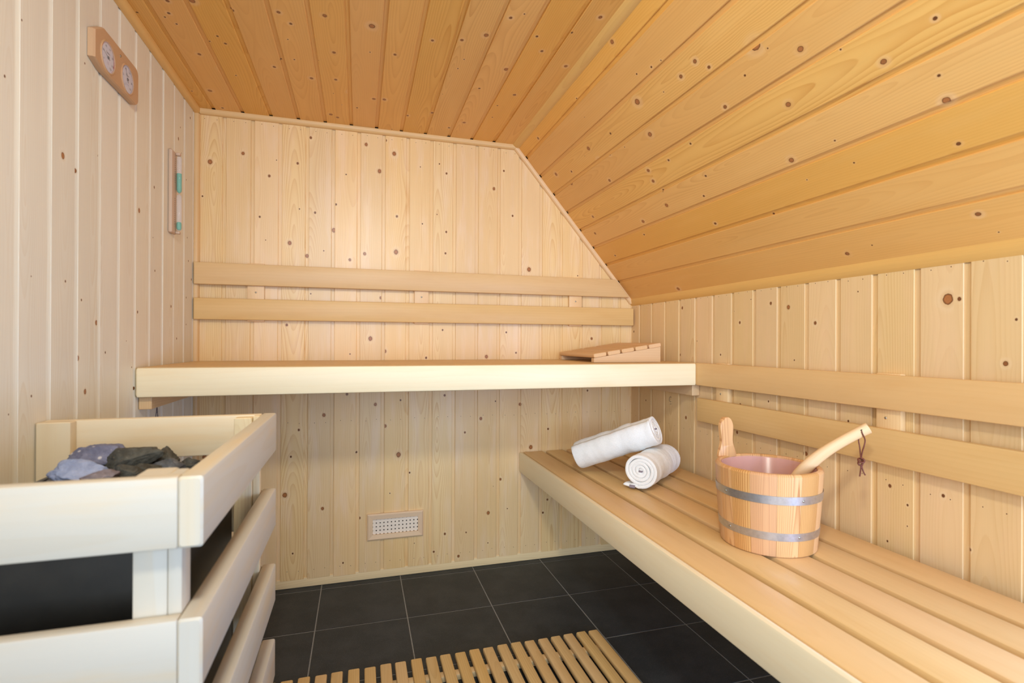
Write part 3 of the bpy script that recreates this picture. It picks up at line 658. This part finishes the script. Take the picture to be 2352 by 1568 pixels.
# ------------------------------------------------------------------ heater and stones
ht = thing('sauna_heater', 'black steel stone heater inside the slatted guard', 'heater', (.225, -1.36, .1))
hx0, hx1, hy0, hy1, hz = .088, .385, -1.560, -1.166, .797
def casing():
    bm = bmesh.new()
    t = .012; 
    def loop(x0, x1, y0, y1, z): return [bm.verts.new(p) for p in ((x0, y0, z), (x1, y0, z), (x1, y1, z), (x0, y1, z))]
    L = [loop(hx0+.01, hx1-.01, hy0+.01, hy1-.01, .115), loop(hx0, hx1, hy0, hy1, .125), loop(hx0, hx1, hy0, hy1, hz-.004), loop(hx0+.003, hx1-.003, hy0+.003, hy1-.003, hz), loop(hx0+t, hx1-t, hy0+t, hy1-t, hz), loop(hx0+t, hx1-t, hy0+t, hy1-t, hz-.10)]
    bm.faces.new(L[0][::-1])
    for a, b in zip(L, L[1:]):
        for i in range(4): bm.faces.new((a[i], a[(i+1) % 4], b[(i+1) % 4], b[i]))
    bm.faces.new(L[-1])
    me = bpy.data.meshes.new('casing'); bm.to_mesh(me); bm.free(); return me
put('casing', casing(), None, ht, heater_m)
rm = bmesh.new()
put('wall_bracket', box_mesh(.0015, hx0-.001, -1.47, -1.23, .25, .62), None, ht, heater_m)
for a, b, c, d in ((hx0-.002, hx1+.002, hy1-.004, hy1+.006), (hx0-.002, hx1+.002, hy0-.006, hy0+.004)):
    bar('rim', (a, b), (c, d), (hz-.022, hz+.004), 'x', rim_m, ht, .002)
for a, b in ((hx0-.006, hx0+.004), (hx1-.004, hx1+.006)):
    bar('rim', (a, b), (hy0+.005, hy1-.005), (hz-.022, hz+.004), 'y', rim_m, ht, .002)
def stone(c, s, seed, mat, label, rz=0.0, tilt=0.0, rough=.22, name='heater_stone'):
    bm = bmesh.new(); bmesh.ops.create_icosphere(bm, subdivisions=5, radius=1)
    o = Vector((seed*7.13, seed*3.7, seed*1.9))
    for v in bm.verts:
        p = v.co.normalized()
        a = noise.noise(p*1.3+o)*.28 + noise.noise(p*3.1+o)*.13
        q = p*(1+a)
        for k in range(11):      # broken flat faces
            nn = Vector((math.sin(seed*3.1+k*2.1), math.cos(seed*1.7+k*1.3), math.sin(seed+k*4.4)*.9)).normalized(); dd = q.dot(nn)-(.70+.16*((seed*7+k*5) % 4)/3)
            if dd > 0: q -= nn*dd*.94
        q *= 1+noise.noise(p*6+o)*.05+noise.noise(p*15+o)*.035+noise.noise(p*34+o)*.02
        q *= 1.14
        v.co = Vector((q.x*s[0], q.y*s[1], q.z*s[2]))
    me = bpy.data.meshes.new('stone'); bm.to_mesh(me); bm.free(); me.shade_smooth()
    M = Matrix.Translation(c) @ Matrix.Rotation(rz, 4, 'Z') @ Matrix.Rotation(tilt, 4, 'Y')
    return tag(put(name, me, M, None, mat), label, 'stone', 'stones in the heater')
stone((.161, -1.205, .828), (.047, .030, .027), 1, stone_lilac, 'large lilac-grey stone with pale spots at the back of the heap', .2)
stone((.172, -1.300, .822), (.042, .032, .020), 2, stone_blue, 'pale blue stone at the front left of the heap', -.2)
stone((.222, -1.225, .828), (.044, .026, .022), 13, stone_dark, 'biggest black stone, wedge-shaped, on top of the heap', .0, -.25)
stone((.263, -1.185, .815), (.026, .022, .021), 4, stone_dark, 'rounded black stone right of the wedge-shaped one', .1)
stone((.247, -1.312, .823), (.0185, .017, .0125), 5, stone_dark, 'small dark pebble in front of the wedge-shaped black stone', 0)
stone((.224, -1.350, .824), (.026, .018, .011), 6, stone_purple, 'purple-brown stone low between pale blue one and dark pebble', .4)
stone((.258, -1.262, .806), (.026, .026, .018), 7, stone_dark, 'dark stone below the wedge-shaped black stone', 1.0)
stone((.285, -1.222, .806), (.026, .019, .017), 8, stone_grey, 'grey glittering stone at the right of the heap', .2)
stone((.308, -1.180, .799), (.024, .018, .013), 9, stone_dark, 'rightmost dark stone of the heap by the rim', -.4)
stone((.125, -1.240, .782), (.032, .034, .030), 10, stone_grey, 'grey stone half hidden under the lilac-grey and pale blue stones', .4)
stone((.200, -1.270, .784), (.036, .034, .026), 11, stone_grey, 'grey stone at the middle of the heap under the black stones', .9)

# ------------------------------------------------------------------ duckboard
db = thing('duckboard', 'slatted wooden duckboard mat lying on the dark tiles', 'duckboard', (.9, -1.1, 0))
for k in range(23):
    x = 1.446-.0479*k
    bar('slat', (x-.0172, x+.0172), (-1.50, -.700+R_.uniform(-.003, .002)), (.018, .036), 'y', duck_wood, db, .004, .003, rot=Matrix.Rotation(R_.uniform(-.004, .004), 3, 'Z'))
for y in (-.775, -1.10, -1.43): bar('runner', (.375, 1.44), (y-.014, y+.014), (.0003, .0178), 'x', base_wood, db, .002)

# ------------------------------------------------------------------ headrest
hr = thing('head_rest', 'wedge-shaped slatted head rest lying on the upper bench', 'headrest', (1.715, -.26, ZU))
hx0_, hx1_, ya, yb_ = 1.561, 1.873, -.452, -.075
zl, zh = .018, .066
def wedge(y0, y1):
    ch = [(hx0_+.003, .001), (hx1_, .001), (hx1_, zh), (hx0_+.003, zl)]
    V = [(x, y, ZU+z) for y in (y0, y1) for x, z in ch]
    F = [(0, 1, 2, 3), (7, 6, 5, 4), (0, 4, 5, 1), (1, 5, 6, 2), (2, 6, 7, 3), (3, 7, 4, 0)]
    return put('wedge_side', mesh('wedge', V, F, [[(V[i][0], V[i][2]+V[i][1]) for i in f] for f in F]), None, hr, rest_wood)
wedge(ya, ya+.024); wedge(yb_-.024, yb_); 
ang = math.atan2(zh-zl, hx1_-hx0_)
for k in range(5):
    t = (k+.5)/5; xc = hx0_-.002+(hx1_-hx0_+.006)*t; zc = ZU+zl+(zh-zl)*t+.0085
    bar('slat', (xc-.0285, xc+.0285), (ya-.004, yb_+.004), (zc-.0085, zc+.0085), 'y', rest_wood, hr, .005, .002, rot=Matrix.Rotation(-ang, 3, 'Y'))

# ------------------------------------------------------------------ towels
def towel(name, a, b, r, label, seed, flap=0.0, turns=5.2, phase=0.0, end0=True):
    a, b = Vector(a), Vector(b); ax = (b-a); L = ax.length; ax.normalize()
    side = ax.cross(Vector((0, 0, 1))).normalized(); upv = side.cross(ax)
    M = Matrix.Translation((a+b)/2) @ Matrix(((ax.x, side.x, upv.x, 0), (ax.y, side.y, upv.y, 0), (ax.z, side.z, upv.z, 0), (0, 0, 0, 1)))
    t = thing(name, label, 'towel', (0, 0, 0), 'rolled white towels'); t.matrix_basis = M; WM[t.name] = M
    pitch = r/(turns+.35); th = pitch*1.02
    path = []       # centre line of the cloth in (side, up), from the outside inwards
    nt = int(turns*34); sg = -1 if flap < 0 else 1
    for i in range(nt+1):
        q = i/34*2*math.pi; rad = r-th/2-pitch*q/(2*math.pi)
        rad *= 1+.09*noise.noise(Vector((q*.55, seed, 0)))*min(1, q/4)
        path.append((sg*rad*math.sin(-q+phase), -rad*math.cos(-q+phase), th))
    if flap:
        n0 = 12; p0 = path[0]
        path = [(p0[0]+flap*(1-k/n0), p0[1]+.0015*math.sin(k), th) for k in range(n0)] + path
    m = len(path); nx = 44
    V, F = [], []
    def shell(k, x, sc):
        y, z, h = path[k]; yp, zp, _ = path[max(k-1, 0)]; yn, zn, _ = path[min(k+1, m-1)]
        tx = Vector((yn-yp, zn-zp)).normalized(); n_ = Vector((-tx.y, tx.x))
        e = math.sin(min(1, min(k+.35, m-1-k+.35)/2.2)*math.pi/2)
        o = h/2*sc*e
        d = .0016*noise.noise(Vector((x*26, y*40+seed, z*40)))+.0045*noise.noise(Vector((x*7+seed, y*13, z*13+seed)))
        dx = .004*noise.noise(Vector((k*.12, seed*2, 1 if x > 0 else 5)))
        return (Vector((x*L*(1)+dx*min(1, abs(x)*2), y+n_.x*(o+d), z+n_.y*(o+d))), Vector((x*L+dx*min(1, abs(x)*2), y-n_.x*(o-d), z-n_.y*(o-d))))
    xs = [(-.5, .62), (-.497, .82), (-.488, .96), (-.475, 1.0)] + [(-.475+.95*i/nx, 1.0) for i in range(1, nx)] + [(.475, 1.0), (.488, .96), (.497, .82), (.5, .62)]
    for x, sc in xs:
        out, inn = [], []
        for k in range(m):
            o, i_ = shell(k, x, sc); out.append(o); inn.append(i_)
        V += [tuple(v) for v in out] + [tuple(v) for v in inn[::-1]]
    n2 = 2*m
    for r_ in range(len(xs)-1):
        for i in range(n2): F.append((r_*n2+i, r_*n2+(i+1) % n2, (r_+1)*n2+(i+1) % n2, (r_+1)*n2+i))
    for base in (0, (len(xs)-1)*n2):
        for k in range(m-1):
            f = (base+k, base+k+1, base+n2-2-k, base+n2-1-k); F.append(f if base == 0 else f[::-1])
    me = mesh('roll', V, F); 
    bm = bmesh.new(); bm.from_mesh(me); bmesh.ops.recalc_face_normals(bm, faces=bm.faces); bm.to_mesh(me); bm.free()
    me.shade_smooth()
    put('terry_roll', me, M, t, terry)
    if flap:      # woven grey label on the loose edge and a grey loop in the middle of the spiral
        bar('label', (-L/2-.0025, -L/2+.001), (-flap*-.62, -flap*-.28), (-r+.0008, -r+th*.9), 'y', tag_m, None, .0008)
        o = bpy.data.objects[[x for x in WM][-1]]; o.parent = t; o.matrix_basis = WM[o.name]
    bar('hanging_loop', (-L/2-.003 if flap else L/2-.004, -L/2+.004 if flap else L/2+.003), (-.004, .010), (-.003, .003), 'y', tag_m, None, .001)
    o = bpy.data.objects[[x for x in WM][-1]]; o.parent = t; o.matrix_basis = WM[o.name]
    return t, M, L
t2, M2, L2 = towel('rolled_towel', (1.606, -.745, .5985), (1.821, -.569, .5985), .0640, 'rolled white towel lying flat on bench with its spiral end facing out', 3, flap=-.062, turns=4.8)
t1, M1, L1 = towel('rolled_towel', (1.508, -.433, .5985), (1.718, -.668, .7325), .0625, 'rolled white towel propped slantwise on top of the other roll', 8, phase=2.4, turns=4.8)

# ------------------------------------------------------------------ pail
pc = Vector((1.693, -1.254, ZT+.0008)); RT, RB, PH = .1315, .1145, .2065
pail = thing('sauna_pail', 'round stave pail with two metal hoops standing on the lower bench', 'bucket', pc)
NS = 16; rs = random.Random(4); wid = [rs.uniform(.8, 1.2) for _ in range(NS)]; tot = sum(wid); a0 = math.radians(94.5)
angs = [a0-wid[0]/tot*math.pi]
for w in wid: angs.append(angs[-1]+w/tot*2*math.pi)
TH = .0155
def stave(aa, ab, mat, zt=PH):
    n = 6; V, F, UV = [], [], []
    g = .0002/.12
    prof = [(0, .004, 0), (0, 0, .003), (.5, 0, 0), (1, 0, 0), (1, .002, 0), (1, TH-.004, 0), (.97, TH, 0), (.1, TH, 0), (.1, TH, 0), (0, TH, 0)]
    ring = [(RB+.0, 0.0), (RB+.002, .002), (RB+(RT-RB)*.5+.002, PH*.5), (RT-.001, zt-.006), (RT-.004, zt-.0015), (RT-.007, zt), (RT-TH+.003, zt), (RT-TH, zt-.003), (RB-TH+(RT-RB)*.5, PH*.5), (RB-TH, .004), (RB-TH, 0)]
    m = len(ring)
    for i in range(n+1):
        a = aa+g+(ab-aa-2*g)*i/n
        bev = .0004 if i in (0, n) else 0
        for r, z in ring: V.append((math.cos(a)*(r-bev), math.sin(a)*(r-bev), z))
    acc = [0]
    for j in range(m-1): acc.append(acc[-1]+math.dist(ring[j], ring[j+1]))
    for i in range(n):
        for j in range(m):
            j2 = (j+1) % m; F.append((i*m+j, (i+1)*m+j, (i+1)*m+j2, i*m+j2))
            va, vb = i/n*(ab-aa)*RT, (i+1)/n*(ab-aa)*RT; ua, ub_ = acc[j], acc[j2] if j2 else acc[-1]+TH
            UV.append(((ua, va), (ua, vb), (ub_, vb), (ub_, va)))
    F += [tuple(range(m))[::-1], tuple(range(n*m, n*m+m))]; UV += [[(0, 0)]*m]*2
    F = [f[::-1] for f in F]; UV = [u[::-1] for u in UV]
    me = mesh('stave', V, F, UV, 30)
    bm = bmesh.new(); bm.from_mesh(me); bmesh.ops.recalc_face_normals(bm, faces=bm.faces); bm.to_mesh(me); bm.free()
    return put('stave', me, Matrix.Translation(pc), pail, mat)
for i in range(NS): stave(angs[i], angs[i+1], stave_wood[(0, 1, 2, 0, 1, 1, 2, 0, 1, 0, 2, 1, 0, 2, 1, 1)[i]])
# the long handle stave
def handle_stave():
    ca, sa = math.cos(a0+math.radians(12)), math.sin(a0+math.radians(12))
    pos = Vector((ca, sa, 0)); fa = math.radians(92); rad = Vector((math.cos(fa), math.sin(fa), 0)); tan = Vector((-rad.y, rad.x, 0)); n = 20
    out = []
    hz0, hz1 = PH-.004, PH+.1085
    def half(z):
        t = (z-hz0)/(hz1-hz0); sm = lambda a, b_, x: (lambda q: q*q*(3-2*q))(min(1, max(0, (x-a)/(b_-a))))
        h = .031-.0118*sm(0, .40, t)+.0034*sm(.42, .74, t)
        return h if t < .74 else max(.0005, .0226*math.sqrt(max(0, 1-((t-.74)/.26)**2)))
    V, F, UV = [], [], []
    for k in range(n+1):
        t = k/n; t = t if t < .7 else .7+.3*math.sin((t-.7)/.3*math.pi/2)
        z = hz0+(hz1-hz0)*t; h = half(z); lean = RT-TH/2-.001+.004*t
        d = .0068+.0017*min(1, t/.3)
        for s, w in ((-1, -.55), (-1, .55), (-.8, 1), (.8, 1), (1, .55), (1, -.55), (.8, -1), (-.8, -1)):
            p = pos*lean + rad*(w*d*min(1, h/.008)) + tan*(s*h); V.append((p.x, p.y, z))
    for k in range(n):
        for i in range(8):
            j = (i+1) % 8; F.append((k*8+i, k*8+j, k*8+8+j, k*8+8+i))
            UV.append([(V[q][2], (V[q][0]*tan.x+V[q][1]*tan.y)) for q in F[-1]])
    F += [tuple(range(8)), tuple(range(n*8, n*8+8))]; UV += [[(0, 0)]*8]*2
    me = mesh('handle', V, F, UV, 40)
    bm = bmesh.new(); bm.from_mesh(me); bmesh.ops.recalc_face_normals(bm, faces=bm.faces); bm.to_mesh(me); bm.free()
    put('handle', me, Matrix.Translation(pc), pail, stave_wood[1])
handle_stave()
put('pail_bottom', lathe_mesh([(0, .012), (RB-TH+.001, .012), (RB-TH+.001, .002), (0, .002)], 40), Matrix.Translation(pc), pail, stave_wood[0])
def hoop(zc, hgt):
    prof = []
    r = lambda z: RB+(RT-RB)*(z/PH)+.0022
    z0_, z1_ = zc-hgt/2, zc+hgt/2
    prof = [(r(z0_)-.001, z0_), (r(z0_)+.0008, z0_), (r(z1_)+.0008, z1_), (r(z1_)-.001, z1_), (r(z0_)-.001, z0_)]
    h = put('hoop', lathe_mesh(prof, 72), Matrix.Translation(pc), pail, steel)
    va = math.atan2(-2.396-pc.y, .6434-pc.x)
    for da in HOOPA[zc > .1]:
        a = va+da; rr_ = r(zc)+.0008
        M = Matrix.Translation(pc+Vector((math.cos(a)*rr_, math.sin(a)*rr_, zc))) @ Vector((math.cos(a), math.sin(a), 0)).to_track_quat('Z', 'Y').to_matrix().to_4x4()
        put('rivet', lathe_mesh([(0, .0016), (.0022, .0013), (.0034, 0), (.0034, -.0006)], 12), M, h, screw_m)
HOOPA = {True: (-.86, .66), False: (-.80, .62)}
hoop(.143, .0205); hoop(.052, .0195)
put('liner', lathe_mesh([(RT-TH-.0012, PH-.006), (RT-TH-.0022, PH-.007), (RB-TH+.006, .03), (RB-TH-.004, .018), (0, .016)], 56), Matrix.Translation(pc), pail, liner_m)

# ------------------------------------------------------------------ ladle resting in the pail
ld = thing('ladle', 'pale wooden ladle leaning out of the pail with a knotted leather loop', 'ladle', (1.75, -1.29, ZT+.03))
hp = bezier([(1.727, -1.263, .618), (1.752, -1.2835, .684), (1.7665, -1.2955, .7175), (1.787, -1.3125, .7505), (1.812, -1.3335, .7815), (1.842, -1.358, .8115), (1.873, -1.384, .839), (1.880, -1.390, .8445)], 6)
ladle_y = Vector((.64, .768, 0)).normalized()
def handle_mesh():
    m = len(hp); V, F, UV = [], [], []; n = 14; acc = 0
    for i, p in enumerate(hp):
        t = (hp[min(i+1, m-1)]-hp[max(i-1, 0)]).normalized(); u_ = t.cross(ladle_y).normalized()
        s = i/(m-1)
        w = .0165*(1-s)**1.2*.55+.0112+.004*max(0, (s-.62)/.38)**1.5
        th_ = .0095+.001*s
        e = 1 if s < .97 else max(.35, (1-s)/.03)
        e = 1 if i < m-1 else .8
        for k in range(n):
            a = 2*math.pi*k/n; V.append(tuple(p + u_*math.cos(a)*w*e + ladle_y*math.sin(a)*th_*e))
        if i: acc += (p-hp[i-1]).length
        for k in range(n): pass
    for i in range(m-1):
        for k in range(n):
            k2 = (k+1) % n; F.append((i*n+k, i*n+k2, i*n+n+k2, i*n+n+k)); UV.append(((i*.006, k*.004), (i*.006, k*.004+.004), (i*.006+.006, k*.004+.004), (i*.006+.006, k*.004)))
    F += [tuple(range(n))[::-1], tuple(range((m-1)*n, m*n))]; UV += [[(0, .001*k) for k in range(n)]]*2
    me = mesh('ladle_handle', V, F, UV, 60)
    bm = bmesh.new(); bm.from_mesh(me); bmesh.ops.recalc_face_normals(bm, faces=bm.faces); bm.to_mesh(me); bm.free(); return me
put('handle', handle_mesh(), None, ld, ladle_wood)
put('bowl', lathe_mesh([(0, 0), (.022, .001), (.034, .014), (.038, .038), (.0345, .038), (.031, .018), (.02, .006), (0, .005)], 32), Matrix.Translation((1.712, -1.250, .589)) @ Matrix.Rotation(.35, 4, 'Y'), ld, ladle_wood)
h0 = Vector((1.867, -1.379, .8375)); hn = -ladle_y
loop = [h0+hn*.0085, h0+hn*.0115+Vector((.001, 0, -.006)), Vector((1.8685, -1.389, .815)), Vector((1.866, -1.389, .800)), Vector((1.8645, -1.3855, .785)), Vector((1.864, -1.382, .765))]
loop2 = [h0-hn*.009, h0-hn*.0105+Vector((0, 0, -.010)), Vector((1.863, -1.376, .812)), Vector((1.8632, -1.379, .795)), Vector((1.8635, -1.382, .765))]
lc = put('leather_loop', tube_mesh(bezier(loop, 5), .0017, 7), None, ld, leather)
put('leather_strand', tube_mesh(bezier(loop2, 5), .0016, 7), None, lc, leather)
put('hole_shade_disc', tube_mesh([h0+hn*.0088, h0+hn*.0098], .0030, 10), None, ld, hole_m)  # solid near-black disc painting the shade of the loop hole
kc = Vector((1.864, -1.382, .758)); ex = Vector((.768, -.64, 0)); ez = Vector((0, 0, 1)); ey = Vector((-.64, -.768, 0))
def kp(x, y, z): return kc+ex*x+ey*y+ez*z
put('leather_knot', tube_mesh(bezier([kp(0, 0, .010), kp(.005, .002, .007), kp(.0065, .003, .002), kp(.002, .005, -.001), kp(-.005, .004, .001), kp(-.006, 0, .006), kp(-.001, -.004, .007), kp(.004, -.004, .001), kp(.003, 0, -.006), kp(-.003, .004, -.008), kp(-.0065, .003, -.004), kp(-.003, -.002, .001), kp(.003, .001, -.003), kp(.001, .001, -.011)], 5), .0023, 8), None, lc, leather)
put('leather_tail', tube_mesh(bezier([kp(0, .001, -.008), kp(-.001, .003, -.018), kp(-.002, .002, -.030), kp(-.003, .002, -.037)], 4), .0017, 7), None, lc, leather)
put('leather_tail', tube_mesh(bezier([kp(.001, 0, -.008), kp(.003, .001, -.018), kp(.006, .001, -.027), kp(.009, .001, -.033)], 4), .0017, 7), None, lc, leather)
